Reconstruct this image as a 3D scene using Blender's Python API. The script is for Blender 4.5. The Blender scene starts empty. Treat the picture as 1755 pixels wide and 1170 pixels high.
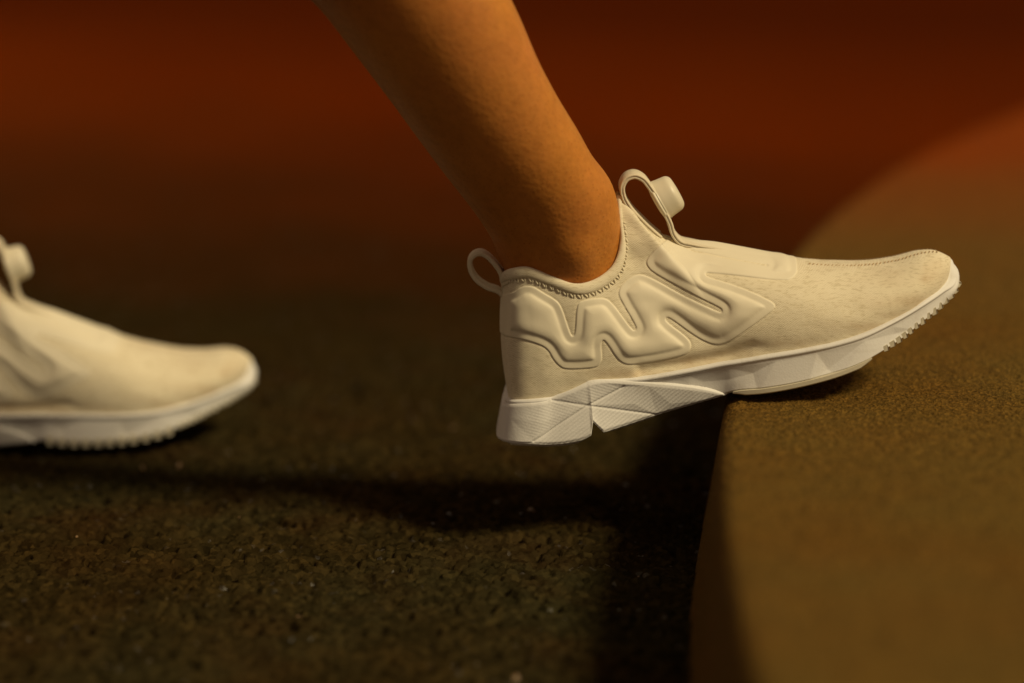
import bpy, bmesh, math, random
import numpy as np
from mathutils import Vector, Matrix
from mathutils.geometry import delaunay_2d_cdt

random.seed(7)
rng = np.random.default_rng(7)
sc = bpy.context.scene
COL = sc.collection

# ------------------------------------------------------------------ camera
PW, PH = 1755.0, 1170.0
FPX = 4200.0                       # focal length in photograph pixels (an 86 mm lens)
PITCH = math.radians(12.65)
CP, SP = math.cos(PITCH), math.sin(PITCH)
HC, YC = 0.4487, 1.4624            # camera height and distance to the shoe's mid-plane
cam = bpy.data.cameras.new('camera')
cam.sensor_width = 36.0
cam.lens = 36.0 * FPX / PW
cam.clip_start = 0.05
cam.clip_end = 500.0
cam.dof.use_dof = True
cam.dof.focus_distance = 1.468
cam.dof.aperture_fstop = 2.1
camo = bpy.data.objects.new('camera', cam)
camo.location = (0, -YC, HC)
camo.rotation_euler = (math.pi / 2 - PITCH, 0, 0)
COL.objects.link(camo)
sc.camera = camo

# ------------------------------------------------------------------ light of the place: night, one big warm lamp high on the right
world = bpy.data.worlds.new('World')
sc.world = world
world.use_nodes = True
bg = world.node_tree.nodes['Background']
bg.inputs['Color'].default_value = (1.0, 0.72, 0.50, 1)
bg.inputs['Strength'].default_value = 0.205

SUN_ELEV, SUN_AZ = math.radians(46), math.radians(-35)     # azimuth from +X, negative = towards the camera
sun = bpy.data.lights.new('sun', 'SUN')
sun.energy = 3.0
sun.angle = math.radians(11)
sun.color = (1.0, 0.83, 0.52)
suno = bpy.data.objects.new('sun', sun)
sd = Vector((math.cos(SUN_ELEV) * math.cos(SUN_AZ), math.cos(SUN_ELEV) * math.sin(SUN_AZ), math.sin(SUN_ELEV)))
suno.rotation_euler = sd.to_track_quat('Z', 'Y').to_euler()
suno.location = sd * 6
COL.objects.link(suno)

sc.view_settings.view_transform = 'Standard'
sc.view_settings.look = 'None'
sc.view_settings.exposure = 0.0
sc.view_settings.gamma = 1.0
sc.view_settings.use_curve_mapping = False
sc.render.engine = 'CYCLES'
sc.cycles.use_denoising = True
sc.cycles.max_bounces = 6

# ------------------------------------------------------------------ helpers
def unp(px, py, y=0.0):
    """side-elevation drafting: photograph pixel -> point on the upright plane at depth y"""
    v = (py - PH / 2) / FPX
    d = (YC + y) / (CP - v * SP)
    return np.array([(px - PW / 2) / FPX * d, y, HC - d * (SP + v * CP)])

def unpz(px, py, z=0.0):
    v = (py - PH / 2) / FPX
    d = (HC - z) / (SP + v * CP)
    return np.array([(px - PW / 2) / FPX * d, -YC + d * (CP - v * SP), z])

def draft(P):
    """point -> drafting coordinates (same units as the traced outlines)"""
    P = np.asarray(P)
    dy, dz = P[..., 1] + YC, P[..., 2] - HC
    d = dy * CP - dz * SP
    up = dy * SP + dz * CP
    return np.stack([PW / 2 + FPX * P[..., 0] / d, PH / 2 - FPX * up / d], -1)

def mesh_obj(name, verts, faces, mat, parent=None, smooth=True, weld=0.0, edges=()):
    me = bpy.data.meshes.new(name)
    me.from_pydata([tuple(map(float, v)) for v in verts], list(edges), [tuple(map(int, f)) for f in faces])
    if weld:
        bm = bmesh.new(); bm.from_mesh(me)
        bmesh.ops.remove_doubles(bm, verts=bm.verts, dist=weld)
        bm.to_mesh(me); bm.free()
    if smooth:
        me.polygons.foreach_set('use_smooth', [True] * len(me.polygons))
    me.update()
    o = bpy.data.objects.new(name, me)
    COL.objects.link(o)
    if mat: me.materials.append(mat)
    if parent: o.parent = parent
    return o

def grid_faces(nu, nv, flip=False):
    i, j = np.meshgrid(np.arange(nu - 1), np.arange(nv - 1), indexing='ij')
    a = i * nv + j; b = a + nv; c = b + 1; d = a + 1
    f = np.stack([a, b, c, d], -1).reshape(-1, 4)
    return f[:, ::-1] if flip else f

def catmull(pts, n, ghosts=None, par=None):
    """smooth curve through rows of pts (m,k), sampled at n even steps of chord length par"""
    pts = np.asarray(pts, float)
    m = len(pts)
    if par is None:
        par = np.concatenate([[0], np.cumsum(np.linalg.norm(np.diff(pts, axis=0), axis=1))])
    if ghosts is None:
        g0, g1 = 2 * pts[0] - pts[1], 2 * pts[-1] - pts[-2]
    else:
        g0, g1 = ghosts
    P = np.vstack([g0, pts, g1])
    T = np.concatenate([[2 * par[0] - par[1]], par, [2 * par[-1] - par[-2]]])
    s = np.linspace(par[0], par[-1], n) if np.isscalar(n) else np.asarray(n)
    k = np.clip(np.searchsorted(par, s, side='right') - 1, 0, m - 2)
    t0, t1, t2, t3 = (T[k + q] for q in range(4))
    p0, p1, p2, p3 = (P[k + q] for q in range(4))
    def L(a, b, ta, tb): return ((tb - s) / (tb - ta))[:, None] * a + ((s - ta) / (tb - ta))[:, None] * b
    A1, A2, A3 = L(p0, p1, t0, t1), L(p1, p2, t1, t2), L(p2, p3, t2, t3)
    B1, B2 = L(A1, A2, t0, t2), L(A2, A3, t1, t3)
    return L(B1, B2, t1, t2)

def sdf_poly(P, poly):
    """signed distance, positive inside"""
    P = np.asarray(P); poly = np.asarray(poly, float)
    best = np.full(len(P), 1e9); inside = np.zeros(len(P), bool)
    for a, b in zip(poly, np.roll(poly, -1, 0)):
        ab = b - a; L2 = ab @ ab
        t = np.clip(((P - a) @ ab) / L2, 0, 1)
        best = np.minimum(best, np.linalg.norm(P - a - t[:, None] * ab, axis=1))
        c = (a[1] > P[:, 1]) != (b[1] > P[:, 1])
        if abs(b[1] - a[1]) > 1e-9:
            inside ^= c & (P[:, 0] < (b[0] - a[0]) * (P[:, 1] - a[1]) / (b[1] - a[1]) + a[0])
    return np.where(inside, best, -best)

def dist_line(P, line):
    best = np.full(len(P), 1e9)
    line = np.asarray(line, float)
    for a, b in zip(line[:-1], line[1:]):
        ab = b - a
        t = np.clip(((P - a) @ ab) / (ab @ ab), 0, 1)
        best = np.minimum(best, np.linalg.norm(P - a - t[:, None] * ab, axis=1))
    return best

def round_poly(poly, it=2):
    p = np.asarray(poly, float)
    for _ in range(it):
        n = np.roll(p, -1, 0)
        p = np.stack([p * .75 + n * .25, p * .25 + n * .75], 1).reshape(-1, 2)
    return p

def tin(P, pts, edges=()):
    """piecewise-flat facets: linear interpolation over a triangulation of (px,py,value)"""
    pts = np.asarray(pts, float)
    r = delaunay_2d_cdt([Vector(p[:2]) for p in pts], list(edges), [], 0, 1e-6)
    vv = np.array([tuple(v) for v in r[0]])
    val = np.array([pts[o[0], 2] if o else 0 for o in r[3]])
    out = np.zeros(len(P)); hit = np.zeros(len(P), bool)
    for f in r[2]:
        a, b, c = vv[f[0]], vv[f[1]], vv[f[2]]
        den = (b[1] - c[1]) * (a[0] - c[0]) + (c[0] - b[0]) * (a[1] - c[1])
        if abs(den) < 1e-9: continue
        w0 = ((b[1] - c[1]) * (P[:, 0] - c[0]) + (c[0] - b[0]) * (P[:, 1] - c[1])) / den
        w1 = ((c[1] - a[1]) * (P[:, 0] - c[0]) + (a[0] - c[0]) * (P[:, 1] - c[1])) / den
        w2 = 1 - w0 - w1
        m = (w0 >= -1e-6) & (w1 >= -1e-6) & (w2 >= -1e-6) & ~hit
        out[m] = (w0 * val[f[0]] + w1 * val[f[1]] + w2 * val[f[2]])[m]
        hit |= m
    return out, hit

def smooth01(x): x = np.clip(x, 0, 1); return x * x * (3 - 2 * x)

def blur(h, it):
    for _ in range(it):
        p = np.pad(h, 1, mode='edge')
        h = (p[:-2, 1:-1] + p[2:, 1:-1] + p[1:-1, :-2] + p[1:-1, 2:] + 2 * h) / 6
    return h

def vnoise(x, y, seed=0):
    """value noise"""
    xi, yi = np.floor(x).astype(int), np.floor(y).astype(int)
    fx, fy = smooth01(x - xi), smooth01(y - yi)
    def hsh(a, b):
        n = (a * 374761393 + b * 668265263 + seed * 1442695) & 0x7fffffff
        n = ((n ^ (n >> 13)) * 1274126177) & 0x7fffffff
        return (n & 0xffff) / 65535.0
    return (hsh(xi, yi) * (1 - fx) + hsh(xi + 1, yi) * fx) * (1 - fy) + (hsh(xi, yi + 1) * (1 - fx) + hsh(xi + 1, yi + 1) * fx) * fy

# ------------------------------------------------------------------ materials
class NT:
    def __init__(s, name):
        s.m = bpy.data.materials.new(name); s.m.use_nodes = True
        s.t = s.m.node_tree; s.b = s.t.nodes['Principled BSDF']
        s.tc = s.n('ShaderNodeTexCoord')
    def n(s, k, **kw):
        q = s.t.nodes.new(k)
        for a, v in kw.items(): setattr(q, a, v)
        return q
    def l(s, a, b): s.t.links.new(a, b)
    def noise(s, scale, detail=4, rough=.55, src='Object', dist=0, vec=None):
        q = s.n('ShaderNodeTexNoise'); q.inputs['Scale'].default_value = scale
        q.inputs['Detail'].default_value = detail; q.inputs['Roughness'].default_value = rough
        q.inputs['Distortion'].default_value = dist
        s.l(vec if vec is not None else s.tc.outputs[src], q.inputs['Vector']); return q
    def vor(s, scale, feature='F1', src='Object', rnd=1):
        q = s.n('ShaderNodeTexVoronoi', feature=feature); q.inputs['Scale'].default_value = scale
        q.inputs['Randomness'].default_value = rnd
        s.l(s.tc.outputs[src], q.inputs['Vector']); return q
    def ramp(s, fac, stops):
        q = s.n('ShaderNodeValToRGB'); cr = q.color_ramp
        while len(cr.elements) < len(stops): cr.elements.new(.5)
        for e, (p, c) in zip(cr.elements, stops):
            e.position = p; e.color = (*c, 1) if len(c) == 3 else c
        s.l(fac, q.inputs['Fac']); return q
    def mix(s, fac, a, b, mode='MIX'):
        q = s.n('ShaderNodeMix', data_type='RGBA', blend_type=mode)
        for sock, v in ((q.inputs[0], fac), (q.inputs[6], a), (q.inputs[7], b)):
            if isinstance(v, (int, float)): sock.default_value = v
            elif isinstance(v, tuple): sock.default_value = (*v, 1)
            else: s.l(v, sock)
        return q.outputs[2]
    def math(s, op, a, b=0.0):
        q = s.n('ShaderNodeMath', operation=op)
        for sock, v in ((q.inputs[0], a), (q.inputs[1], b)):
            if isinstance(v, (int, float)): sock.default_value = v
            else: s.l(v, sock)
        return q.outputs[0]
    def bump(s, h, dist, strength=1.0, prev=None):
        q = s.n('ShaderNodeBump'); q.inputs['Distance'].default_value = dist
        q.inputs['Strength'].default_value = strength
        s.l(h, q.inputs['Height'])
        if prev is not None: s.l(prev, q.inputs['Normal'])
        return q.outputs[0]
    def set(s, **kw):
        names = dict(color='Base Color', rough='Roughness', normal='Normal', spec='Specular IOR Level', sss='Subsurface Weight', sheen='Sheen Weight')
        for k, v in kw.items():
            sock = s.b.inputs[names[k]]
            if isinstance(v, (int, float)): sock.default_value = v
            elif isinstance(v, tuple): sock.default_value = (*v, 1)
            else: s.l(v, sock)
        return s

def mat_knit():
    t = NT('cream_knit')
    mp = t.n('ShaderNodeMapping'); mp.inputs['Rotation'].default_value = (0, math.radians(35), 0)
    t.l(t.tc.outputs['Object'], mp.inputs['Vector'])
    w1 = t.n('ShaderNodeTexWave', wave_type='BANDS', bands_direction='X'); w1.inputs['Scale'].default_value = 430; w1.inputs['Distortion'].default_value = 1.2; w1.inputs['Detail'].default_value = 2
    t.l(mp.outputs[0], w1.inputs['Vector'])
    w2 = t.n('ShaderNodeTexWave', wave_type='BANDS', bands_direction='Z'); w2.inputs['Scale'].default_value = 340; w2.inputs['Distortion'].default_value = 1.5; w2.inputs['Detail'].default_value = 2
    t.l(mp.outputs[0], w2.inputs['Vector'])
    mp2 = t.n('ShaderNodeMapping'); mp2.inputs['Scale'].default_value = (1, 1, 5)
    t.l(t.tc.outputs['Object'], mp2.inputs['Vector'])
    big = t.noise(60, 5, .6); slub = t.noise(260, 3, .6, vec=mp2.outputs[0])
    c = t.mix(big.outputs['Fac'], (.70, .615, .430), (.82, .74, .555))
    sl = t.ramp(slub.outputs['Fac'], [(.36, (.80, .77, .70)), (.48, (1, 1, 1))])
    c = t.mix(.85, c, sl.outputs[0], 'MULTIPLY')
    at = t.n('ShaderNodeAttribute', attribute_name='stain')
    sn = t.noise(90, 5, .65)
    f = t.math('MULTIPLY', at.outputs['Fac'], t.ramp(sn.outputs['Fac'], [(.3, (.25,) * 3), (.62, (1,) * 3)]).outputs[0])
    c = t.mix(f, c, (.42, .27, .13))
    h = t.math('ADD', t.math('MULTIPLY', w1.outputs['Fac'], .5), t.math('MULTIPLY', w2.outputs['Fac'], .5))
    n1 = t.bump(h, .0003, .6)
    n2 = t.bump(slub.outputs['Fac'], .00025, .5, n1)
    t.set(color=c, rough=.82, normal=n2, spec=.25, sheen=.15)
    return t.m

def mat_plain(name, lo, hi, rough, nscale=40, bump=None, spec=.4):
    t = NT(name)
    n = t.noise(nscale, 5, .6)
    t.set(color=t.mix(n.outputs['Fac'], lo, hi), rough=rough, spec=spec)
    if bump:
        b = t.noise(bump[0], 3, .6)
        t.set(normal=t.bump(b.outputs['Fac'], bump[1], bump[2]))
    return t.m

def mat_skin():
    t = NT('skin')
    n = t.noise(28, 5, .6); v = t.vor(340, rnd=.85); f = t.noise(900, 3, .6)
    c = t.mix(t.ramp(n.outputs['Fac'], [(.3, (0,) * 3), (.7, (1,) * 3)]).outputs[0], (.47, .178, .028), (.55, .21, .036))
    dots = t.ramp(v.outputs['Distance'], [(.0, (.60, .52, .46)), (.10, (.66, .58, .52)), (.26, (1, 1, 1))])
    rd = t.noise(11, 3, .5)
    c = t.mix(t.math('MULTIPLY', t.ramp(rd.outputs['Fac'], [(.42, (0,) * 3), (.7, (1,) * 3)]).outputs[0], .5), c, (.46, .145, .045))
    mo = t.noise(170, 4, .7)
    c = t.mix(.5, c, t.ramp(mo.outputs['Fac'], [(.3, (.72, .68, .62)), (.6, (1.06, 1.06, 1.06))]).outputs[0], 'MULTIPLY')
    c = t.mix(.7, c, dots.outputs[0], 'MULTIPLY')
    inv = t.math('SUBTRACT', 1.0, v.outputs['Distance'])
    nn = t.bump(inv, .00022, .8)
    nn = t.bump(f.outputs['Fac'], .00015, .7, nn)
    t.set(color=c, rough=.55, normal=nn, spec=.2, sss=.12)
    t.b.inputs['Subsurface Radius'].default_value = (1, .35, .15)
    t.b.inputs['Subsurface Scale'].default_value = .006
    return t.m

def mat_ground():
    t = NT('granulated_ground')
    sep = t.n('ShaderNodeSeparateXYZ'); t.l(t.tc.outputs['Object'], sep.inputs[0])
    big = t.noise(3.2, 4, .6); mid = t.noise(22, 4, .65); fine = t.noise(420, 4, .7)
    v = t.vor(210); spk = t.vor(330)
    near = t.mix(t.ramp(mid.outputs['Fac'], [(.35, (0,) * 3), (.68, (1,) * 3)]).outputs[0], (.0245, .0160, .0054), (.037, .0235, .0076))
    near = t.mix(t.ramp(big.outputs['Fac'], [(.42, (0,) * 3), (.7, (1,) * 3)]).outputs[0], near, (.031, .0265, .0110))
    grain = t.ramp(v.outputs['Color'], [(.0, (.35,) * 3), (.55, (1,) * 3), (1, (1.8, 1.7, 1.5))])
    near = t.mix(.85, near, grain.outputs[0], 'MULTIPLY')
    glint_specks = t.ramp(spk.outputs['Color'], [(.965, (0,) * 3), (.975, (1,) * 3)])
    near = t.mix(t.math('MULTIPLY', glint_specks.outputs[0], .8), near, (.30, .17, .07))  # bright specks: glints of the granules painted into the colour
    rp = t.noise(9, 3, .6)
    near = t.mix(t.math('MULTIPLY', t.ramp(rp.outputs['Fac'], [(.48, (0,) * 3), (.66, (1,) * 3)]).outputs[0], .25), near, (.040, .0120, .0035))
    far_shade = t.ramp(t.math('DIVIDE', t.math('ADD', t.math('SUBTRACT', sep.outputs['Y'], .30), t.math('MULTIPLY', t.math('SUBTRACT', mid.outputs['Fac'], .5), .5)), .5), [(0, (0,) * 3), (1, (1,) * 3)])
    near = t.mix(t.math('MULTIPLY', far_shade.outputs[0], .75), near, (.021, .0105, .0026))  # darker past the fine mesh: shade of missing pits put into the colour
    # red rubber lane further back, worn edge
    wob = t.math('MULTIPLY', t.math('SUBTRACT', big.outputs['Fac'], .5), 1.2)
    yy = t.math('ADD', t.math('ADD', sep.outputs['Y'], t.math('MULTIPLY', sep.outputs['X'], .6)), wob)
    lane = t.ramp(t.math('DIVIDE', t.math('SUBTRACT', yy, .50), 1.60), [(.0, (0,) * 3), (1, (1,) * 3)])
    mpl = t.n('ShaderNodeMapping'); mpl.inputs['Scale'].default_value = (1, .28, 1); t.l(t.tc.outputs['Object'], mpl.inputs['Vector'])
    rn = t.noise(.9, 2, .5, vec=mpl.outputs[0])
    red = t.mix(t.ramp(rn.outputs['Fac'], [(.35, (0,) * 3), (.65, (1,) * 3)]).outputs[0], (.100, .0140, .0005), (.140, .0215, .0006))
    falloff = t.ramp(t.math('DIVIDE', t.math('SUBTRACT', t.math('ADD', sep.outputs['Y'], t.math('MULTIPLY', sep.outputs['X'], .45)), 1.85), 1.9), [(0, (0,) * 3), (1, (1,) * 3)])
    red = t.mix(falloff.outputs[0], red, (.060, .0090, .0005))  # darker far back and to the right: light falloff painted into the red
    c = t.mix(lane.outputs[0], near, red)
    nb = t.bump(v.outputs['Distance'], .0016, .5)
    nb = t.bump(fine.outputs['Fac'], .0012, .8, nb)
    gl = t.ramp(spk.outputs['Color'], [(.90, (.0,) * 3), (.93, (1,) * 3)])
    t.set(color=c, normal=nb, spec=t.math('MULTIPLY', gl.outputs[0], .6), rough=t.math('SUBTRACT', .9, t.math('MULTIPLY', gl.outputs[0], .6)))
    return t.m

def mat_platform():
    t = NT('sandy_rubber_surface')
    big = t.noise(5, 4, .6); mid = t.noise(45, 4, .6); fine = t.noise(900, 3, .7)
    v = t.vor(620); spk = t.vor(700)
    c = t.mix(t.ramp(big.outputs['Fac'], [(.35, (0,) * 3), (.65, (1,) * 3)]).outputs[0], (.138, .064, .0105), (.124, .077, .0165))
    c = t.mix(t.math('MULTIPLY', mid.outputs['Fac'], .45), c, (.142, .072, .0125))
    sp_ = t.n('ShaderNodeSeparateXYZ'); t.l(t.tc.outputs['Object'], sp_.inputs[0])
    far = t.math('ADD', sp_.outputs['Y'], t.math('MULTIPLY', t.math('SUBTRACT', big.outputs['Fac'], .5), .5))
    c = t.mix(t.ramp(t.math('DIVIDE', t.math('SUBTRACT', far, .42), .60), [(0, (0,) * 3), (1, (1,) * 3)]).outputs[0], c, (.21, .040, .0012))
    g = t.ramp(v.outputs['Color'], [(0, (.28,) * 3), (.5, (.95,) * 3), (1, (1.8, 1.72, 1.55))])
    c = t.mix(.8, c, g.outputs[0], 'MULTIPLY')
    nb = t.bump(v.outputs['Distance'], .0009, .8)
    nb = t.bump(fine.outputs['Fac'], .0008, .8, nb)
    t.set(color=c, rough=.85, normal=nb, spec=.06)
    return t.m

M_KNIT = mat_knit()
M_CAGE = mat_plain('cream_moulded_film', (.72, .65, .485), (.77, .70, .535), .58, 30, (1500, .00012, .5), .4)
def mat_foam():
    t = NT('white_foam')
    n = t.noise(60, 5, .6); d = t.noise(34, 6, .72, dist=.6); f = t.noise(900, 3, .6)
    c = t.mix(n.outputs['Fac'], (.71, .69, .65), (.77, .75, .71))
    c = t.mix(t.math('MULTIPLY', t.ramp(d.outputs['Fac'], [(.54, (0,) * 3), (.74, (1,) * 3)]).outputs[0], .32), c, (.36, .30, .21))
    t.set(color=c, rough=.6, spec=.3, normal=t.bump(f.outputs['Fac'], .00025, .5))
    return t.m
M_MID = mat_foam()
M_OUT = mat_plain('cream_rubber', (.52, .47, .35), (.62, .57, .44), .5, 80, (700, .0002, .4), .4)
M_WEB = mat_plain('cream_webbing', (.66, .58, .415), (.74, .655, .49), .75, 300, (1400, .0005, .8), .25)
M_BUTTON = mat_plain('cream_silicone', (.68, .615, .455), (.72, .655, .495), .42, 30, (2000, .00006, .4), .45)
M_THREAD = mat_plain('cream_thread', (.62, .54, .38), (.72, .65, .48), .7, 800, None, .25)
M_TOETHREAD = mat_plain('tan_thread', (.36, .24, .12), (.46, .32, .17), .7, 800, None, .25)
M_LINE = mat_plain('lining_cloth', (.30, .24, .16), (.36, .29, .20), .9, 300, (900, .0005, .8), .2)
M_SKIN = mat_skin()

# ------------------------------------------------------------------ ground
def axis_coords(lo, hi, step, far_lo, far_hi, grow):
    c = list(np.arange(lo, hi + step / 2, step))
    s, x = step, c[-1]
    while x < far_hi:
        s *= grow; x += s; c.append(x)
    s, x, left = step, c[0], []
    while x > far_lo:
        s *= grow; x -= s; left.append(x)
    return np.array(left[::-1] + c)

def cells(X, Y, size, seed):
    """F1 distance and cell value of a jittered point field"""
    gx, gy = np.floor(X / size).astype(int), np.floor(Y / size).astype(int)
    best = np.full(X.shape, 1e9); val = np.zeros(X.shape); second = np.full(X.shape, 1e9)
    for di in (-1, 0, 1):
        for dj in (-1, 0, 1):
            a, b = gx + di, gy + dj
            h = ((a * 73856093) ^ (b * 19349663) ^ (seed * 83492791)) & 0x7fffffff
            h = ((h ^ (h >> 15)) * 2246822519) & 0x7fffffff
            h = ((h ^ (h >> 13)) * 3266489917) & 0x7fffffff
            r1, r2, r3 = (h & 1023) / 1023., ((h >> 10) & 1023) / 1023., ((h >> 20) & 1023) / 1023.
            d = np.hypot(X / size - (a + r1), Y / size - (b + r2))
            closer = d < best
            second = np.where(closer, best, np.minimum(second, d))
            val = np.where(closer, r3, val); best = np.minimum(best, d)
    return best, val, second

def make_ground():
    xs = axis_coords(-.35, .16, .00125, -45, 45, 1.08)
    ys = axis_coords(-.32, .22, .00125, -3, 90, 1.08)
    X, Y = np.meshgrid(xs, ys, indexing='ij')
    f1, val, f2 = cells(X + .004 * (vnoise(X * 160, Y * 160, 3) - .5), Y, .0070, 5)
    edge = smooth01((f2 - f1) / .35)
    h = (val - .5) * .0026 + edge * .0015 - np.where(val < .22, .0030, 0) * edge
    g1, gv, g2 = cells(X + 7.3, Y + 3.1, .0027, 21)
    h += (gv - .5) * .0013 * smooth01((g2 - g1) / .3)
    h += (vnoise(X * 560, Y * 560, 9) - .5) * .0013 + (vnoise(X * 25, Y * 25, 4) - .5) * .0016
    fade = np.clip(1 - np.maximum(np.maximum(-.40 - X, X - .25), np.maximum(-.38 - Y, Y - .40)) / .15, 0, 1)
    Z = h * fade - .0012
    V = np.stack([X, Y, Z], -1).reshape(-1, 3)
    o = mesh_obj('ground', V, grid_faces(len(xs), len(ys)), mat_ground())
    o['kind'] = 'structure'
    return o
make_ground()

# ------------------------------------------------------------------ raised round platform, rounded rim
H = 0.0940
RAD, PCX, PCY = 3.70, 3.785, -.50
def make_platform():
    # angle measured from -X, positive towards +Y
    th = axis_coords(.05, .20, .0012 / 3.7, -2.6, 2.6, 1.06)
    th = th[(th > -2.6) & (th < 2.6)]
    prof = [(0.0, -.02), (0.0, .0), (-.004, .025), (-.008, .050), (-.0115, .078)]
    r = .011
    cxp, czp = -.0125 - r, H - r
    for a in np.linspace(math.radians(8), math.pi / 2, 14):
        prof.append((cxp + r * math.cos(a), czp + r * math.sin(a)))
    x = prof[-1][0]; s = .0012
    while x > -.33:
        x -= s; prof.append((x, H))
    while x > -RAD + .02:
        s *= 1.12; x -= s; prof.append((max(x, -RAD + .005), H))
    prof = np.array(prof)
    T, K = np.meshgrid(th, np.arange(len(prof)), indexing='ij')
    R = RAD + prof[K, 0]; Z = prof[K, 1].copy()
    X = PCX - R * np.cos(T); Y = PCY + R * np.sin(T)
    n = (vnoise(X * 560, Y * 560, 2) - .5) * .0014 + (vnoise(X * 830, Y * 830, 6) - .5) * .0010 + (vnoise(X * 30, Y * 30, 8) - .5) * .0012
    nz = np.clip((Z - .02) / (H - .02), 0, 1)
    Z = Z + n * nz - .0006
    X = X - n * (1 - nz) * 1.2
    V = np.stack([X, Y, Z], -1).reshape(-1, 3)
    o = mesh_obj('raised_pavement', V, grid_faces(len(th), len(prof), True), mat_platform())
    o['kind'] = 'structure'
make_platform()

# ------------------------------------------------------------------ the shoe
ORG = unp(1250, 678, 0)
front = bpy.data.objects.new('sneaker', None)
COL.objects.link(front)
front.location = ORG
front.empty_display_size = .02
front['label'] = 'cream knit sneaker poised on the edge of the raised platform, bare leg in it'
front['category'] = 'sneaker'
front['group'] = 'pair of cream sneakers'
loc = lambda P: np.asarray(P) - ORG

# stations heel -> toe along the near side: feather line px,py,y / top edge px,py,y / 0 collar .. 1 ridge
ST = [
 (871,677,0,       864,468,0,      0),
 (874,681,-.0165,   867,465,-.012,  0),
 (884,684,-.0315,   877,461,-.0230,  0),
 (901,684,-.0357,   887,459,-.0262,  0),
 (927,682,-.0377,   902,458,-.0285,  0),
 (975,674,-.0375,  940,471,-.0315,  0),
 (1030,662,-.0378, 985,487,-.0335,  0),
 (1100,648,-.0385,  1030,474,-.0290, 0),
 (1160,637,-.0385,  1055,447,-.0235, .05),
 (1205,628,-.0385,  1063,408,-.0175, .15),
 (1235,622,-.0385, 1058,358,-.0115, .3),
 (1252,620,-.039,  1058,334,-.0065, .55),
 (1270,617,-.040,  1086,366,0,     .8),
 (1302,611,-.0415, 1140,403,0,     1),
 (1342,604,-.0435, 1230,417,0,     1),
 (1384,596,-.045,  1330,436,0,     1),
 (1435,585,-.045,  1397,446,0,     1),
 (1486,569,-.043,  1465,448,0,     1),
 (1538,544,-.038,  1530,441,0,     1),
 (1586,514,-.029,  1576,429,0,     1),
 (1612,494,-.019,  1598,428,0,     1),
 (1625,474,-.009,  1611,432,0,     1),
 (1625,452,0,      1619,437,0,     1),
]
def make_upper_grid(nu, nv):
    F = np.array([unp(*s[0:3]) for s in ST]); R = np.array([unp(*s[3:6]) for s in ST])
    P1, P2 = F.copy(), R.copy()
    for i, s in enumerate(ST):
        f, r, c = F[i], R[i], s[6]
        h = r[2] - f[2]
        # collar kind
        a1 = f * .67 + r * .33 + np.array([0, -.0032, 0]); a2 = f * .33 + r * .67 + np.array([0, -.0030, 0])
        if i <= 3:
            k = [0, .5, .8, .93][i]
            b1 = f * .67 + r * .33 + np.array([(857 - 871 * .67 - 864 * .33) / 2800, 0, 0])
            b2 = f * .33 + r * .67 + np.array([(853 - 871 * .33 - 864 * .67) / 2800, 0, 0])
            a1 = b1 * (1 - k) + a1 * k; a2 = b2 * (1 - k) + a2 * k
            if i == 0: a1[1] = a2[1] = 0
        # ridge kind
        inst = np.clip((1330 - s[3]) / 250, 0, 1)
        d1 = np.array([f[0] * .8 + r[0] * .2, f[1] * 1.06 - .001 * (f[1] < 0), f[2] + .5 * h])
        d2 = np.array([f[0] * .2 + r[0] * .8, f[1] * (.62 - .14 * inst), r[2] - h * (.03 + .10 * inst)])
        if i >= len(ST) - 4:
            q = (i - (len(ST) - 5)) / 4
            d1[0] += .0035 * q; d2[0] += .003 * q
            if i == len(ST) - 1: d1[1] = d2[1] = 0
        P1[i] = a1 * (1 - c) + d1 * c; P2[i] = a2 * (1 - c) + d2 * c
    par = np.concatenate([[0], np.cumsum(np.linalg.norm(np.diff(F, axis=0), axis=1) * .6 + np.linalg.norm(np.diff(R, axis=0), axis=1) * .4)])
    mir = np.array([1, -1, 1])
    cur = [catmull(g, nu, (g[1] * mir, g[-2] * mir), par) for g in (F, P1, P2, R)]
    v = np.linspace(0, 1, nv)[None, :, None]
    F_, A, B, R_ = (c[:, None, :] for c in cur)
    S = F_ * (1 - v) ** 3 + 3 * A * v * (1 - v) ** 2 + 3 * B * v * v * (1 - v) + R_ * v ** 3
    return S, par, np.linspace(par[0], par[-1], nu)

def grid_normals(S):
    du = np.gradient(S, axis=0); dv = np.gradient(S, axis=1)
    n = np.cross(du, dv)
    n /= np.linalg.norm(n, axis=2, keepdims=True) + 1e-12
    return n

NU, NV = 640, 150
S, PAR, US = make_upper_grid(NU, NV)
N = grid_normals(S)
if N[NU // 2, NV // 2, 1] > 0: N = -N
on_axis = np.abs(S[..., 1]) < 2e-4
N[on_axis, 1] = 0
N /= np.linalg.norm(N, axis=2, keepdims=True) + 1e-12
D = draft(S).reshape(-1, 2)

def both_sides(V, faces, name, mat, parent, weld=2e-5, attr=None):
    V2 = V * np.array([1, -1, 1]); n = len(V)
    fs = np.vstack([faces, faces[:, ::-1] + n])
    return mesh_obj(name, loc(np.vstack([V, V2])), fs, mat, parent, weld=weld)

def near_faces_orientation(V, f):
    a, b, c = V[f[:, 0]], V[f[:, 1]], V[f[:, 2]]
    return (np.cross(b - a, c - a)[:, 1]).sum() < 0        # True when facing the camera side

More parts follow.
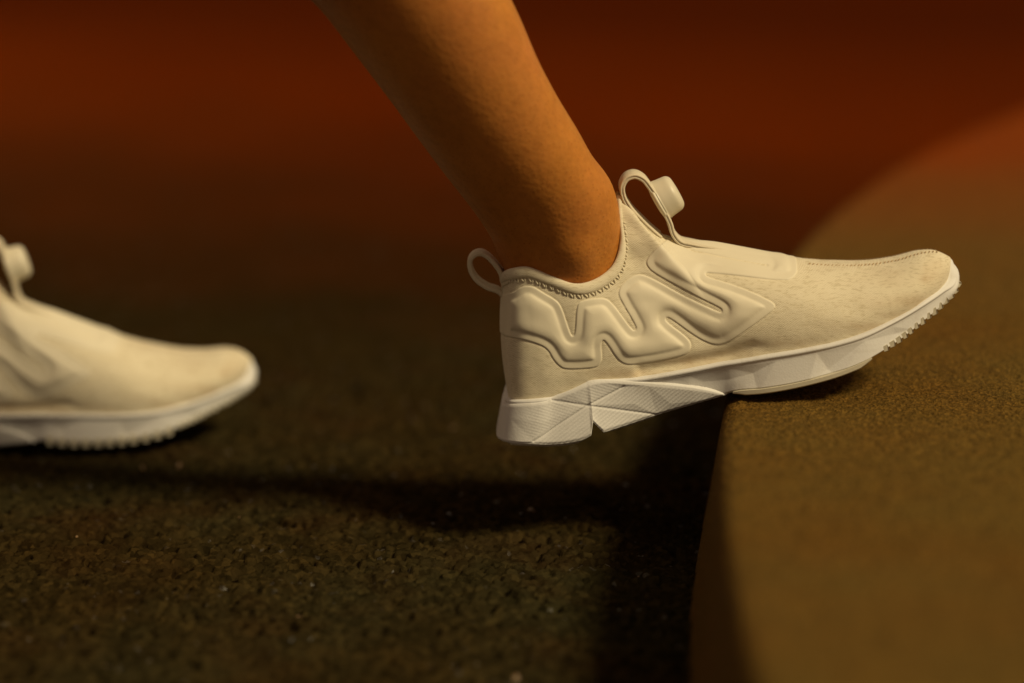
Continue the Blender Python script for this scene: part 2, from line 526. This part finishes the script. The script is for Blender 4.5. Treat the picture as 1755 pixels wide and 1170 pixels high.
# --- moulded air-bladder cage drawn on the side
CAGE = [(850,574),(894,581),(927,591),(940,600),(948,616),(961,630),(974,633),(1017,631),(1028,626),(1033,614),(1030,592),(1033,581),(1041,589),(1056,613),
 (1066,622),(1079,626),(1125,620),(1166,611),(1180,605),(1186,593),(1180,579),(1142,551),(1141,544),(1149,545),(1189,575),(1215,589),(1233,592),(1250,586),
 (1268,574),(1307,546),(1326,531),(1330,523),(1322,515),(1281,496),(1240,482),(1211,474),(1209,468),(1216,467),(1345,481),(1361,476),(1368,464),(1364,436),(1364,405),
 (1230,380),(1165,375),(1150,405),(1125,424),(1109,442),(1107,452),(1116,465),(1149,484),(1200,511),(1236,528),(1238,533),(1232,535),(1165,503),(1125,480),(1098,468),(1082,473),
 (1065,488),(1059,501),(1063,513),(1091,560),(1089,566),(1083,564),(1066,541),(1048,517),(1036,510),(1021,510),(995,515),(988,525),(986,569),(982,577),(977,570),
 (963,526),(954,514),(931,501),(913,489),(893,490),(880,501),(850,506)]
CAGE_R = round_poly(CAGE, 2)
SLIT = [(1150,405),(1164,418),(1188,430),(1230,439),(1314,454)]
sd_cage = sdf_poly(D, CAGE_R)
sd_in = np.minimum(sd_cage, dist_line(D, SLIT) - 1.0)
heel_d = np.minimum(sd_in, (D[:, 0] - 862) * 1.0)
# upper: the knit sinks a hair round the cage edge; wrinkles
stain = np.zeros(len(D))
for cx, cy, rx, ry, w in [(1590,478,14,10,.55),(1600,470,22,26,.35),(1560,520,60,14,.45),(1480,560,60,9,.30),(1520,470,50,26,.18),(1540,540,30,9,.4),(1440,455,60,12,.12),(1170,618,70,12,.45),(1075,640,60,9,.5),(1250,606,50,9,.35),(1350,588,60,8,.2),(905,655,30,25,.10)]:
    stain = np.maximum(stain, 1.35 * w * np.exp(-((D[:, 0] - cx) / rx) ** 2 - ((D[:, 1] - cy) / ry) ** 2))
Vu = S.reshape(-1, 3) + N.reshape(-1, 3) * (-.0002 * np.exp(-(np.clip(-sd_cage, 0, 99) / 2.5) ** 2) * (sd_cage < 0))[:, None]
wr = (vnoise(D[:, 0] / 60, D[:, 1] / 26, 12) - .5) * .0009 + (vnoise(D[:, 0] / 20, D[:, 1] / 14, 13) - .5) * .0002
fold = -.0028 * smooth01((1345 - D[:, 0]) / 90) * np.exp(-(dist_line(D, [(1330,600),(1290,595),(1240,612),(1180,622),(1100,636)])/ 11) ** 2)
edge_fade = smooth01((D[:, 0] - 875) / 40) * smooth01(np.abs(S.reshape(-1, 3)[:, 1]) / .006)
Vu += N.reshape(-1, 3) * ((wr + fold) * edge_fade)[:, None]
GF = grid_faces(NU, NV)
if not near_faces_orientation(S.reshape(-1, 3), GF): GF = GF[:, ::-1]
upper = both_sides(Vu, GF, 'upper', M_KNIT, front, weld=0)
at = upper.data.attributes.new('stain', 'FLOAT', 'POINT')
at.data.foreach_set('value', np.concatenate([stain, stain]).astype(np.float32))
bm = bmesh.new(); bm.from_mesh(upper.data); bmesh.ops.remove_doubles(bm, verts=bm.verts, dist=2e-5); bm.to_mesh(upper.data); bm.free()

# cage mesh
puff = np.clip((heel_d - 13.5) / 18, 0, 1)
hh = .0017 * np.sqrt(1 - (1 - puff) ** 2)
flat_top = smooth01((1420 - D[:, 0]) / 80) * (1 - .62 * smooth01((470 - D[:, 1]) / 30) * smooth01((D[:, 0] - 1120) / 40))
hh = hh * flat_top
hh = blur(hh.reshape(NU, NV), 4).ravel()
step = np.interp(sd_in, [-1.5, .2, 1.4, 3.0], [-.0005, .0000, .00038, .00045])
base = Vu + 0
Vc = base + N.reshape(-1, 3) * (step + hh)[:, None]
inside = sd_cage > -1.6
keep = inside[GF].all(axis=1)
fc = GF[keep]
used = np.unique(fc); remap = np.full(len(D), -1); remap[used] = np.arange(len(used))
both_sides(Vc[used], remap[fc], 'bladder_cage', M_CAGE, front)

# --- midsole
MS = [  # top px,py,y / bottom px,py,y
 (869,676,0,       857,745,0),
 (872,681,-.0180,   860,752,-.020),
 (882,684,-.0325,  871,757,-.0350),
 (900,684,-.0370,  886,759,-.0392),
 (927,682,-.0390,  908,760,-.0417),
 (950,677,-.0375,  940,761,-.0420),
 (978,667,-.0385,  975,758,-.0430),
 (1000,657,-.039,  1005,750,-.0435),
 (1004,655,-.039,  1013,745,-.0435),
 (1010,652,-.0391,  1016,722,-.0433),
 (1024,650,-.0393, 1034,740,-.0425),
 (1060,649,-.0396, 1075,727,-.0385),
 (1100,646,-.0398,  1120,712,-.0350),
 (1176,633,-.0398,  1185,693,-.0340),
 (1232,622,-.040,  1240,677,-.0360),
 (1262,617,-.0415, 1262,671,-.0405),
 (1307,609,-.044,  1307,667,-.0455),
 (1384,596,-.047,  1384,653,-.0485),
 (1435,585,-.047,  1435,639,-.0485),
 (1486,569,-.045,  1480,621,-.0465),
 (1520,553,-.0415, 1508,606,-.0435),
 (1550,537,-.037,  1538,587,-.0385),
 (1589,512,-.0295, 1586,549,-.030),
 (1614,494,-.0205, 1612,527,-.021),
 (1628,474,-.0105,  1638,500,-.0115),
 (1623,440,0,      1643,478,0),
]
NMU, NMV = 1000, 72
T = np.array([unp(*m[:3]) for m in MS]); B = np.array([unp(*m[3:]) for m in MS])
mpar = np.concatenate([[0], np.cumsum(np.maximum(np.linalg.norm(np.diff(T, axis=0), axis=1), np.linalg.norm(np.diff(B, axis=0), axis=1)))])
mir = np.array([1, -1, 1])
mus = np.linspace(0, mpar[-1], NMU)
Tc = catmull(T, mus, (T[1] * mir, T[-2] * mir), mpar)
Bc = catmull(B, mus, (B[1] * mir, B[-2] * mir), mpar)
# the notch wants straight sides
lin = np.stack([np.interp(mus, mpar, B[:, k]) for k in range(3)], 1)
nm = (mus > mpar[7]) & (mus < mpar[11])
Bc[nm] = lin[nm]
vv = np.linspace(0, 1, NMV)[None, :, None]
Sm = Tc[:, None, :] * (1 - vv) + Bc[:, None, :] * vv
tang = np.gradient(Bc * .5 + Tc * .5, axis=0); tang[:, 2] = 0
tang /= np.linalg.norm(tang, axis=1, keepdims=True)
outn = np.stack([tang[:, 1], -tang[:, 0], tang[:, 2] * 0], 1)       # horizontal, outwards on the near side
if outn[NMU // 2, 1] > 0: outn = -outn
for q in range(4):
    p = np.pad(outn, ((2, 2), (0, 0)), mode='edge'); outn = (p[:-4] + p[1:-3] + p[2:-2] + p[3:-1] + p[4:]) / 5
outn[0] = (-1, 0, 0); outn[-1] = (1, 0, 0)
outn /= np.linalg.norm(outn, axis=1, keepdims=True)
V1 = np.linspace(0, 1, NMV)[None, :] * np.ones((NMU, 1))
Dm = draft(Sm).reshape(-1, 2)
lipw = 9.0
dtop = (V1 * (np.linalg.norm(draft(Tc) - draft(Bc), axis=1)[:, None])).ravel()     # px below the top edge
lip = .0014 * (1 - ((np.clip(dtop, 0, lipw) - lipw * .55) / (lipw * .55)) ** 2)
lip = np.where(dtop < lipw, lip, .0014 * (1 - (.45 / .55) ** 2) * np.exp(-(dtop - lipw) / 3))
lip = np.where(dtop < 1, -.0010, lip)
# forefoot facets (mm)
FAC = [(1050,655,0),(1100,656,0),(1180,643,0),(1250,631,0),(1330,619,0.3),(1400,605,0),(1482,584,.4),(1530,560,0),(1575,533,0),(1625,492,0),(1660,440,0),
       (1050,720,0),(1180,700,.5),(1245,672,1.2),(1300,672,1.4),(1385,660,1.4),(1440,646,1.4),(1495,622,1.3),(1512,606,.6),(1565,564,.2),(1600,545,0),(1650,500,0),
       (1420,634,-2.6),(1250,650,-.8),(1290,640,-2.0),(1535,572,-1.2),(1205,655,-1.6)]
fo, hit = tin(Dm, FAC)
fo = blur((np.where(hit, fo, 0) * smooth01((Dm[:, 0] - 1050) / 60)).reshape(NMU, NMV), 3).ravel()
bot = -.0018 * smooth01((V1.ravel() - .93) / .07) 
off = lip + fo * .00065 + bot
off += .0026 * smooth01((Dm[:, 0] - 1606) / 30) * np.sin(math.pi * V1.ravel())
off[V1.ravel() == 0] = -.004
Vm = (Sm + outn[:, None, :] * off.reshape(NMU, NMV)[..., None])
# underside: run in to the centre line
und = [Vm]
for k, (q, dz) in enumerate([(.96, .0004), (.7, .0016), (.35, .002), (0, .002)]):
    e = Vm[:, -1, :].copy(); e[:, 1] *= q; e[:, 2] += dz; und.append(e[:, None, :])
VmF = np.concatenate(und, 1)
fm = grid_faces(NMU, VmF.shape[1])
if not near_faces_orientation(Vm.reshape(-1, 3), grid_faces(NMU, NMV)): fm = fm[:, ::-1]
mid = both_sides(VmF.reshape(-1, 3), fm, 'midsole', M_MID, front)

# --- textured heel shell lying over the rear midsole
SHELL = [(840,690),(868,690),(930,687),(948,678),(1000,657),(1020,649),(1050,648),(1100,652),(1170,658),(1215,665),(1243,673),(1249,678),(1240,690),(1100,740),(1000,790),(840,790)]
sds = sdf_poly(Dm, round_poly(SHELL, 2))
SF = [(850,690,.3),(930,688,.2),(947,684,-.5),(1000,660,.5),(1020,652,.9),(1068,661,-.7),(1110,659,.6),(1180,666,.6),(1247,678,-.2),
      (1007,694,-1.9),(1125,709,-.4),(1035,742,1.3),(1015,724,.9),(1008,752,1.0),(960,763,1.3),(915,755,-.2),(890,762,1),(850,750,.8),(1150,690,1.5),(1085,690,1.0),(980,672,.6),(985,737,.9),(930,722,1.1),(880,715,.8)]
SE = [(5,9),(9,15),(2,9),(9,10)]
so, hit2 = tin(Dm, SF, SE)
so = np.where(hit2, so, .3)
so = blur(so.reshape(NMU, NMV), 1).ravel()
groove = -.0006 * np.exp(-(dist_line(Dm, [(1068,661),(1007,694),(915,755)]) / 1.8) ** 2) - .0004 * np.exp(-(np.minimum(dist_line(Dm, [(945,684),(1007,694)]), dist_line(Dm, [(1007,694),(1125,709)])) / 1.8) ** 2)
a, b = Dm[:, 0], Dm[:, 1]
right = smooth01((a - (1007 + (694 - b) * 1.8)) / 6)
rib_r = np.sin((a * .62 + b * .78) * 2 * math.pi / 5.4)
rib_l = .5 * np.sin((a * .30 - b * .95) * 2 * math.pi / 5.0) + .5 * np.sin((a * .85 + b * .5) * 2 * math.pi / 5.4)
ribs = (right * rib_r + (1 - right) * rib_l) * .00008
ribs *= smooth01((sds - 6) / 4) * smooth01((a - 885) / 40)
sstep = np.interp(sds, [-1.5, 0, 2.5, 6], [-.0010, .0004, .0018, .0022])
soff = sstep + so * .00045 * smooth01(sds / 8) + groove + ribs
base_m = Sm + outn[:, None, :] * (bot * .5).reshape(NMU, NMV)[..., None]
Vs = base_m + outn[:, None, :] * soff.reshape(NMU, NMV)[..., None]
Vs[:, :, :][np.abs(Sm[..., 1]) < 1e-5] = (Sm + outn[:, None, :] * .001)[np.abs(Sm[..., 1]) < 1e-5]
e = Vs[:, -1, :].copy(); e[:, 1] += .004; e[:, 2] += .0002
e2 = Vs[:, -1, :].copy(); e2[:, 1] *= 0; e2[:, 2] += .0004
VsF = np.concatenate([Vs, e[:, None, :], e2[:, None, :]], 1)
ins = np.concatenate([(sds > -1.5).reshape(NMU, NMV), (Dm.reshape(NMU, NMV, 2)[:, -1:, 0] < 1240), (Dm.reshape(NMU, NMV, 2)[:, -1:, 0] < 1240)], 1).ravel()
gf2 = grid_faces(NMU, NMV + 2)
if not near_faces_orientation(Vm.reshape(-1, 3), grid_faces(NMU, NMV)): gf2 = gf2[:, ::-1]
fk = gf2[ins[gf2].all(axis=1)]
VsR = VsF.reshape(-1, 3)
used = np.unique(fk); remap = np.full(len(VsR), -1); remap[used] = np.arange(len(used))
both_sides(VsR[used], remap[fk], 'heel_shell', M_MID, front)

# --- outsole plates and lugs
def bottom_at(px):
    d = draft(Bc)[:, 0]
    i = np.argmin(np.abs(d - px)); return i
def plate(name, px0, px1, thick, out, parent, drop=0.0, taper=8):
    i0, i1 = bottom_at(px0), bottom_at(px1)
    idx = np.unique(np.linspace(i0, i1, 60).astype(int))
    sec, n = [], len(idx)
    for k, i in enumerate(idx):
        p = Bc[i]; y = abs(p[1]) + out
        t = min(1, k / taper + .25, (n - 1 - k) / taper + .25)
        z1 = p[2] + .0012; z0 = p[2] - drop - thick * t
        m = .0007
        sec.append([(p[0], -y + .004, z1), (p[0], -y, z1 - m), (p[0], -y, z0 + m), (p[0], -y + m, z0), (p[0], y - m, z0), (p[0], y, z0 + m), (p[0], y, z1 - m), (p[0], y - .004, z1)])
    V = np.array(sec).reshape(-1, 3); faces = []
    for k in range(n - 1):
        for j in range(8):
            faces.append((k * 8 + j, k * 8 + (j + 1) % 8, (k + 1) * 8 + (j + 1) % 8, (k + 1) * 8 + j))
    faces.append(tuple(range(7, -1, -1))); faces.append(tuple((n - 1) * 8 + j for j in range(8)))
    return mesh_obj(name, loc(V), faces, M_OUT, parent, smooth=False)
def lug(i, length, height, out, parent, slide=0.0):
    p = Bc[i]; t = Bc[min(i + 4, NMU - 1)] - Bc[i - 4]; t = np.array([t[0], 0, t[2]]); t /= np.linalg.norm(t)
    nrm = np.array([t[2], 0, -t[0]])               # away from the shoe
    y = max(abs(p[1]) + out, .004)
    V, m = [], .0006
    for sy in (-1, 1):
        for a_, h_ in ((-.5, -.003), (-.5, height - m), (-.5 + .15, height), (.5 - .15, height), (.5, height - m), (.5, -.003)):
            V.append(p * np.array([1, 0, 1]) + t * (a_ * length) + nrm * h_ + np.array([0, sy * (y - (.0008 if h_ == height else 0)), 0]))
    f = [tuple(range(6)), tuple(range(11, 5, -1))] + [(k, k + 6, (k + 1) % 6 + 6, (k + 1) % 6) for k in range(6)]
    return mesh_obj('lug', loc(V), f, M_OUT, parent, smooth=False)
heel_out = plate('heel_outsole', 868, 1005, .0016, .0006, front)
arch_out = plate('arch_outsole', 1040, 1128, .0013, .0004, front)
fore_out = plate('forefoot_outsole', 1256, 1494, .0026, .0016, front)
ppx = 1514.0
dpx = draft(Bc)
arc = np.concatenate([[0], np.cumsum(np.linalg.norm(np.diff(dpx, axis=0), axis=1))])
a0, a1 = arc[bottom_at(1516)], arc[-1]
nl = 14
for k in range(nl):
    i = int(np.clip(np.searchsorted(arc, a0 + (a1 - a0) * (k + .3) / nl), 4, NMU - 5))
    lug(i, .0030 + .0012 * random.random(), .0007 + .0006 * random.random(), .0010 if k < nl - 2 else .002, fore_out)

# --- generic ribbon / tube sweeps
def sweep(path, cross, name, mat, parent, frame_y=True, closed=False, caps=True):
    path = np.asarray(path); n = len(path); V, F = [], []
    tg = np.gradient(path, axis=0); tg /= np.linalg.norm(tg, axis=1, keepdims=True) + 1e-12
    m = len(cross[0]) if isinstance(cross, list) else len(cross)
    for i in range(n):
        cr = cross[i] if isinstance(cross, list) else cross
        yv = np.array([0, 1, 0.]); yv = yv - tg[i] * (yv @ tg[i]); yv /= np.linalg.norm(yv)
        nv = np.cross(tg[i], yv)
        for c in cr: V.append(path[i] + nv * c[0] + yv * c[1])
    for i in range(n - 1):
        for j in range(m):
            F.append((i * m + j, i * m + (j + 1) % m, (i + 1) * m + (j + 1) % m, (i + 1) * m + j))
    if caps: F += [tuple(range(m - 1, -1, -1)), tuple((n - 1) * m + j for j in range(m))]
    return mesh_obj(name, loc(V), F, mat, parent)
def layered_cross(th, wd):
    a, b = th / 2, wd / 2
    return np.array([(a, b - .0007), (a - .0004, b - .0001), (.0004, b), (0, b - .0009), (-.0004, b), (-a + .0004, b - .0001), (-a, b - .0007), (-a, 0),
                     (-a, -b + .0007), (-a + .0004, -b + .0001), (-.0004, -b), (0, -b + .0009), (.0004, -b), (a - .0004, -b + .0001), (a, -b + .0007), (a, 0)])
def flat_cross(th, wd, k=10):
    pts = []
    for sx, sy in ((1, 1), (-1, 1), (-1, -1), (1, -1)):
        cx, cy = sx * (th / 2 - th * .35), sy * (wd / 2 - th * .35)
        a0 = {(1, 1): 0, (-1, 1): 90, (-1, -1): 180, (1, -1): 270}[(sx, sy)]
        for a in (0, 45, 90):
            r = math.radians(a0 + a); pts.append((cx + th * .35 * math.cos(r), cy + th * .35 * math.sin(r)))
    return np.array(pts)

# heel pull loop
hl = [(868,512),(857,499),(833,489),(815,475),(806,457),(806,444),(813,435),(824,432),(836,438),(848,450),(857,463),(862,480),(865,500),(867,520)]
sweep(catmull([unp(x, y, 0) for x, y in hl], 90), flat_cross(.0030, .013), 'heel_loop', M_WEB, front)
# tongue pull strap, runs over the front of the ankle and along the instep
tsx = [(1131,404),(1119,394),(1100,376),(1078,352),(1068,334),(1066,315),(1073,303),(1087,298),(1100,303),(1112,317),(1130,347),(1147,379),(1153,398),(1164,411),(1186,417),(1230,425),(1270,434),(1304,444)]
P_ts = catmull([unp(x, y, 0) for x, y in tsx], 160)
crs = []
for i in range(160):
    w = .021 if i < 100 else .021 - .004 * (i - 100) / 60
    crs.append(layered_cross(.0031, w))
strap = sweep(P_ts, crs, 'tongue_strap', M_WEB, front)
# button with its round base
bc = unp(1131, 343, 0); ax = unp(1131 + 65, 343 - 37, 0) - bc; ax /= np.linalg.norm(ax)
def lathe(prof, center, axis, name, mat, parent, seg=64):
    u = np.cross(axis, [0, 1, 0]); u /= np.linalg.norm(u); w = np.cross(axis, u)
    V, F = [], []
    for (r, h) in prof:
        for k in range(seg):
            t = 2 * math.pi * k / seg
            V.append(center + axis * h + (u * math.cos(t) + w * math.sin(t)) * r)
    m = len(prof)
    for i in range(m - 1):
        for k in range(seg):
            F.append((i * seg + k, i * seg + (k + 1) % seg, (i + 1) * seg + (k + 1) % seg, (i + 1) * seg + k))
    F.append(tuple(range(seg))); F.append(tuple((m - 1) * seg + k for k in range(seg - 1, -1, -1)))
    return mesh_obj(name, loc(V), F, mat, parent)
kp = [(.0125, .0003), (.0125, .0014), (.0121, .0035), (.0117, .0070)]
for a in np.linspace(0, 90, 9)[1:]:
    r = math.radians(a); kp.append((.0070 + .0046 * math.cos(r), .0078 + .0044 * math.sin(r)))
kp += [(.005, .0124), (.003, .0125), (.0005, .0125)]
lathe(kp, bc, ax, 'pump_button', M_BUTTON, strap)
lathe([(.0005, -.0036), (.006, -.0034), (.0105, -.0028), (.0130, -.0019), (.0134, -.0012), (.0130, -.0004), (.0115, .0001)], bc, ax, 'button_base', M_CAGE, strap)

# collar binding following the rim, both sides and round the tongue peak
pk = np.argmin(np.abs(US - PAR[11]))
rim = S[:pk + 1, -1, :]
rimd = S[:pk + 1, -8, :] - S[:pk + 1, -1, :]; rimd /= np.linalg.norm(rimd, axis=1, keepdims=True)
ctr = rim + rimd * .0030 + N[:pk + 1, -1, :] * .0002
idx = np.unique(np.linspace(0, pk, 150).astype(int))
def rim_tube():
    V, F, m = [], [], 14
    loop = [(i, -1) for i in idx[::-1]] + [(i, 1) for i in idx[1:]]
    for i, s in loop:
        c, d, nn = ctr[i] * 1, rimd[i] * 1, N[i, -3, :] * 1
        k = 1.0 if i < idx[-25] else 1 - .45 * (i - idx[-25]) / (idx[-1] - idx[-25])
        if s > 0: c, d, nn = c * mir, d * mir, nn * mir
        for j in range(m):
            t = 2 * math.pi * j / m
            V.append(c + d * math.cos(t) * .0036 * k + nn * math.sin(t) * .0021 * k)
    n = len(loop)
    for a_ in range(n - 1):
        for j in range(m): F.append((a_ * m + j, a_ * m + (j + 1) % m, (a_ + 1) * m + (j + 1) % m, (a_ + 1) * m + j))
    F += [tuple(range(m)), tuple((n - 1) * m + j for j in range(m))]
    return mesh_obj('collar_binding', loc(V), F, M_KNIT, front)
binding = rim_tube()
# lining inside the collar
li = []
for k, (dv, inn) in enumerate([(3, .0016), (12, .0032), (40, .0042), (80, .0050)]):
    li.append((S[:pk + 1, -1 - dv, :] - N[:pk + 1, -1 - dv, :] * inn)[idx])
L_ = np.stack(li, 1)
both_sides(L_.reshape(-1, 3), grid_faces(len(idx), 4), 'lining', M_LINE, upper)

def stitches(specs, name, mat, r, parent, flat=.7):
    """specs: centre, direction (half length vector), normal"""
    V, F = [], []
    for c, h, nn in specs:
        L = np.linalg.norm(h); t = h / L; s_ = np.cross(t, nn); b0 = len(V)
        rows = [(-1, .25), (-.7, .8), (0, 1), (.7, .8), (1, .25)]
        for a_, k in rows:
            for j in range(6):
                q = 2 * math.pi * j / 6
                V.append(c + h * a_ + (s_ * math.cos(q) + nn * math.sin(q) * flat) * r * k)
        for i in range(4):
            for j in range(6): F.append((b0 + i * 6 + j, b0 + i * 6 + (j + 1) % 6, b0 + (i + 1) * 6 + (j + 1) % 6, b0 + (i + 1) * 6 + j))
        F += [tuple(b0 + j for j in range(6)), tuple(b0 + 24 + j for j in range(5, -1, -1))]
    o = mesh_obj(name, loc(V), F, mat, parent); o['kind'] = 'stuff'
    return o
sp = []
length = np.concatenate([[0], np.cumsum(np.linalg.norm(np.diff(rim, axis=0), axis=1))])
for k, s_ in enumerate(np.arange(.004, length[-1] - .012, .00215)):
    i = int(np.searchsorted(length, s_))
    tt = rim[min(i + 2, pk)] - rim[max(i - 2, 0)]; tt /= np.linalg.norm(tt)
    d_, nn = rimd[i], N[i, -6, :]
    for side in (1, -1):
        mm = np.array([1, 1 if side == 1 else -1, 1])
        c = rim[i] + d_ * .0070 + nn * .0005
        hv = (tt * .0010 * (1 if k % 2 else -.3) + d_ * .0016)
        sp.append((c * mm, hv * mm, nn * mm))
stitches(sp, 'collar_stitching', M_THREAD, .0007, binding)
sp = []
for k, px in enumerate(np.arange(1388, 1606, 6.4)):
    j = NV - 17
    i = int(np.argmin(np.abs(D.reshape(NU, NV, 2)[:, j, 0] - px)))
    nn = N[i, j]; tt = S[min(i + 1, NU - 1), j] - S[i - 1, j]; tt /= np.linalg.norm(tt)
    b_ = np.cross(tt, nn)
    for side in (1, -1):
        mm = np.array([1, side, 1])
        h_ = tt * .0007 + b_ * .0012 * (1 if b_[2] > 0 else -1)
        sp.append(((S[i, j] + nn * .0002) * mm, h_ * mm, nn * mm))
stitches(sp, 'toe_seam_stitching', M_TOETHREAD, .00045, upper)

# ------------------------------------------------------------------ the second sneaker, flat on the ground further back
ROT = math.radians(12.4)
rear = front.copy(); COL.objects.link(rear)
zmin = 1e9
for ch in [o for o in bpy.data.objects if o.parent == front]:
    for v in ch.data.vertices:
        z = -v.co.x * math.sin(ROT) + v.co.z * math.cos(ROT)
        zmin = min(zmin, z)
REAR_D = .212
YAW = math.radians(9)
toe = unp(1643, 474, 0) - ORG
tx = toe[0] * math.cos(ROT) + toe[2] * math.sin(ROT)
tgt = unp(439, 657, REAR_D + tx * math.sin(YAW))
REAR_LOC = np.array([tgt[0] - tx * math.cos(YAW), REAR_D, -zmin + .0014])
rear.location = REAR_LOC
rear.rotation_euler = (0, ROT, YAW)
rear['label'] = 'blurred cream sneaker flat on the dark ground at the left edge'
rear['category'] = 'sneaker'
kids = {}
for o in list(bpy.data.objects):
    if o.parent: kids.setdefault(o.parent.name, []).append(o)
for ch in kids['sneaker']:
    if ch.name.startswith('forefoot_outsole'): continue
    c = ch.copy(); COL.objects.link(c); c.parent = rear
    for g in kids.get(ch.name, []):
        d = g.copy(); COL.objects.link(d); d.parent = c
# its inner side carries lugs all along the forefoot and toe
rear_out = plate('forefoot_outsole', 1256, 1494, .0006, .0006, rear)
for g in kids['forefoot_outsole']:
    d = g.copy(); COL.objects.link(d); d.parent = rear_out
a0, a1 = arc[bottom_at(1262)], arc[bottom_at(1512)]
for k in range(11):
    i = int(np.clip(np.searchsorted(arc, a0 + (a1 - a0) * (k + .4) / 11), 4, NMU - 5))
    lug(i, .0050, .0031, .0014, rear_out)

# ------------------------------------------------------------------ person: both legs in one continuous skin
def make_person():
    pairs = [((905,640),(1095,625)),((886,585),(1086,562)),((873,525),(1080,482)),((867,478),(1068,420)),((860,443),(1064,374)),((845,402),(1050,326)),((826,366),(1021,288)),((803,332),(993,240)),
             ((766,283),(957,183)),((725,226),(921,118)),((668,146),(881,29)),((609,66),(836,-58)),((558,-2),(792,-140)),((490,-75),(745,-225)),((420,-190),(692,-345)),((352,-310),(630,-465)),((300,-420),(570,-560)),((262,-530),(530,-660))]
    rings = []          # centre, in-plane half vector, depth half width
    n = len(pairs)
    for k, (l, r) in enumerate(pairs):
        lean = -.075 * (k - 3) / (n - 4)
        hy = np.interp(k, [0, 3, 5, 8, 17], [-.011, -.017, -.026, -.033, -.033])     # turned about its axis
        a, b = unp(*l, lean - hy), unp(*r, lean + hy)
        c = (a + b) / 2; hv = (b - a) / 2
        hx = math.hypot(hv[0], hv[2]); sn = abs(hy) / math.hypot(hx, hy)
        q = math.sqrt(max(hx * hx - (.8 * hx * sn) ** 2, 1e-8)) / hx
        hv = hv * np.array([q, 1, q])
        w = hx
        asp = np.interp(k, [0, 3, 5, 8, 12, 17], [.80, .835, .84, .86, .94, .98])
        if k < 4: dw = [.0255, .0275, .0298, .0318][k]
        else: dw = w * asp
        rings.append((c, hv, dw))
    low = list(rings)
    kc = rings[-1][0]
    hipc = np.array([kc[0] - .10, .085, kc[2] + .40])
    for q in (.25, .5, .75, 1):
        c = kc * (1 - q) + hipc * q
        w = .050 + .036 * q
        rings.append((c, np.array([w, 0, w * .15]), w * .95))
    # rear leg: the same lower leg set on the rear foot
    cr, sr = math.cos(ROT), math.sin(ROT)
    def tr(v, shift=True, k=0):
        v = v - ORG if shift else v
        x, y, z = v[0] * cr + v[2] * sr, v[1], -v[0] * sr + v[2] * cr
        return np.array([x * math.cos(YAW) - y * math.sin(YAW), x * math.sin(YAW) + y * math.cos(YAW), z]) + (REAR_LOC if shift else 0)
    rl = [(tr(c), tr(h, False), d) for c, h, d in low]
    rk = rl[-1][0]
    hip2 = np.array([hipc[0] - .01, .215, hipc[2]])
    th = []
    for q in (.25, .5, .75, 1):
        c = rk * (1 - q) + hip2 * q
        w = .050 + .036 * q
        th.append((c, np.array([w, 0, w * .15]), w * .95))
    pel = [(np.array([hipc[0], .118, hipc[2] + .085]), np.array([.105, 0, .0]), None), (np.array([hipc[0], .150, hipc[2] + .11]), np.array([.112, 0, 0]), None), (np.array([hipc[0], .182, hipc[2] + .085]), np.array([.105, 0, 0]), None)]
    path = rings + pel + th[::-1] + rl[::-1]
    cen = np.array([p[0] for p in path]); hv = np.array([p[1] for p in path]); dw = np.array([p[2] if p[2] else .10 for p in path])
    par = np.concatenate([[0], np.cumsum(np.linalg.norm(np.diff(cen, axis=0), axis=1))])
    ns = np.linspace(0, par[-1], 520)
    C = catmull(cen, ns, None, par); Hh = catmull(hv, ns, None, par); W = catmull(dw[:, None], ns, None, par)[:, 0]
    tg = np.gradient(C, axis=0); tg /= np.linalg.norm(tg, axis=1, keepdims=True)
    m = 72; V = np.zeros((len(ns), m, 3))
    ang = np.arange(m) / m * 2 * math.pi
    for i in range(len(ns)):
        b = np.cross(tg[i], Hh[i]); b /= np.linalg.norm(b)
        ca, sa = np.cos(ang), np.sin(ang)
        V[i] = C[i] + ca[:, None] * Hh[i] + sa[:, None] * b * W[i]
    # ankle bone, tendon hollow and shin on the front leg
    D2 = draft(V); half = len(ns) // 2
    nrm = V - C[:, None, :]; nrm /= np.linalg.norm(nrm, axis=2, keepdims=True) + 1e-9
    dsp = np.zeros(V.shape[:2])
    nearside = smooth01((-nrm[..., 1]) / .5)
    for cx, cy, rx, ry, amp in [(985,436,36,32,.0026),(912,425,24,60,-.0026),(1035,395,18,50,-.0012),(945,380,40,60,-.0008),(1030,440,20,34,-.0008)]:
        dsp += nearside * amp * np.exp(-((D2[..., 0] - cx) / rx) ** 2 - ((D2[..., 1] - cy) / ry) ** 2)
    dsp[half:] = dsp[:len(ns) - half][::-1] if len(ns) - half == half else 0
    V = V + nrm * dsp[..., None]
    F = []
    for i in range(len(ns) - 1):
        for j in range(m): F.append((i * m + j, i * m + (j + 1) % m, (i + 1) * m + (j + 1) % m, (i + 1) * m + j))
    F += [tuple(range(m - 1, -1, -1)), tuple((len(ns) - 1) * m + j for j in range(m))]
    org = np.array([0, .13, 0.0])
    o = mesh_obj('person', V.reshape(-1, 3) - org, F, M_SKIN)
    bm = bmesh.new(); bm.from_mesh(o.data); bmesh.ops.recalc_face_normals(bm, faces=bm.faces); bm.to_mesh(o.data); bm.free()
    o.location = org
    o['label'] = 'person with bare tanned legs, one ankle in the sneaker on the platform edge'
    o['category'] = 'person'
make_person()
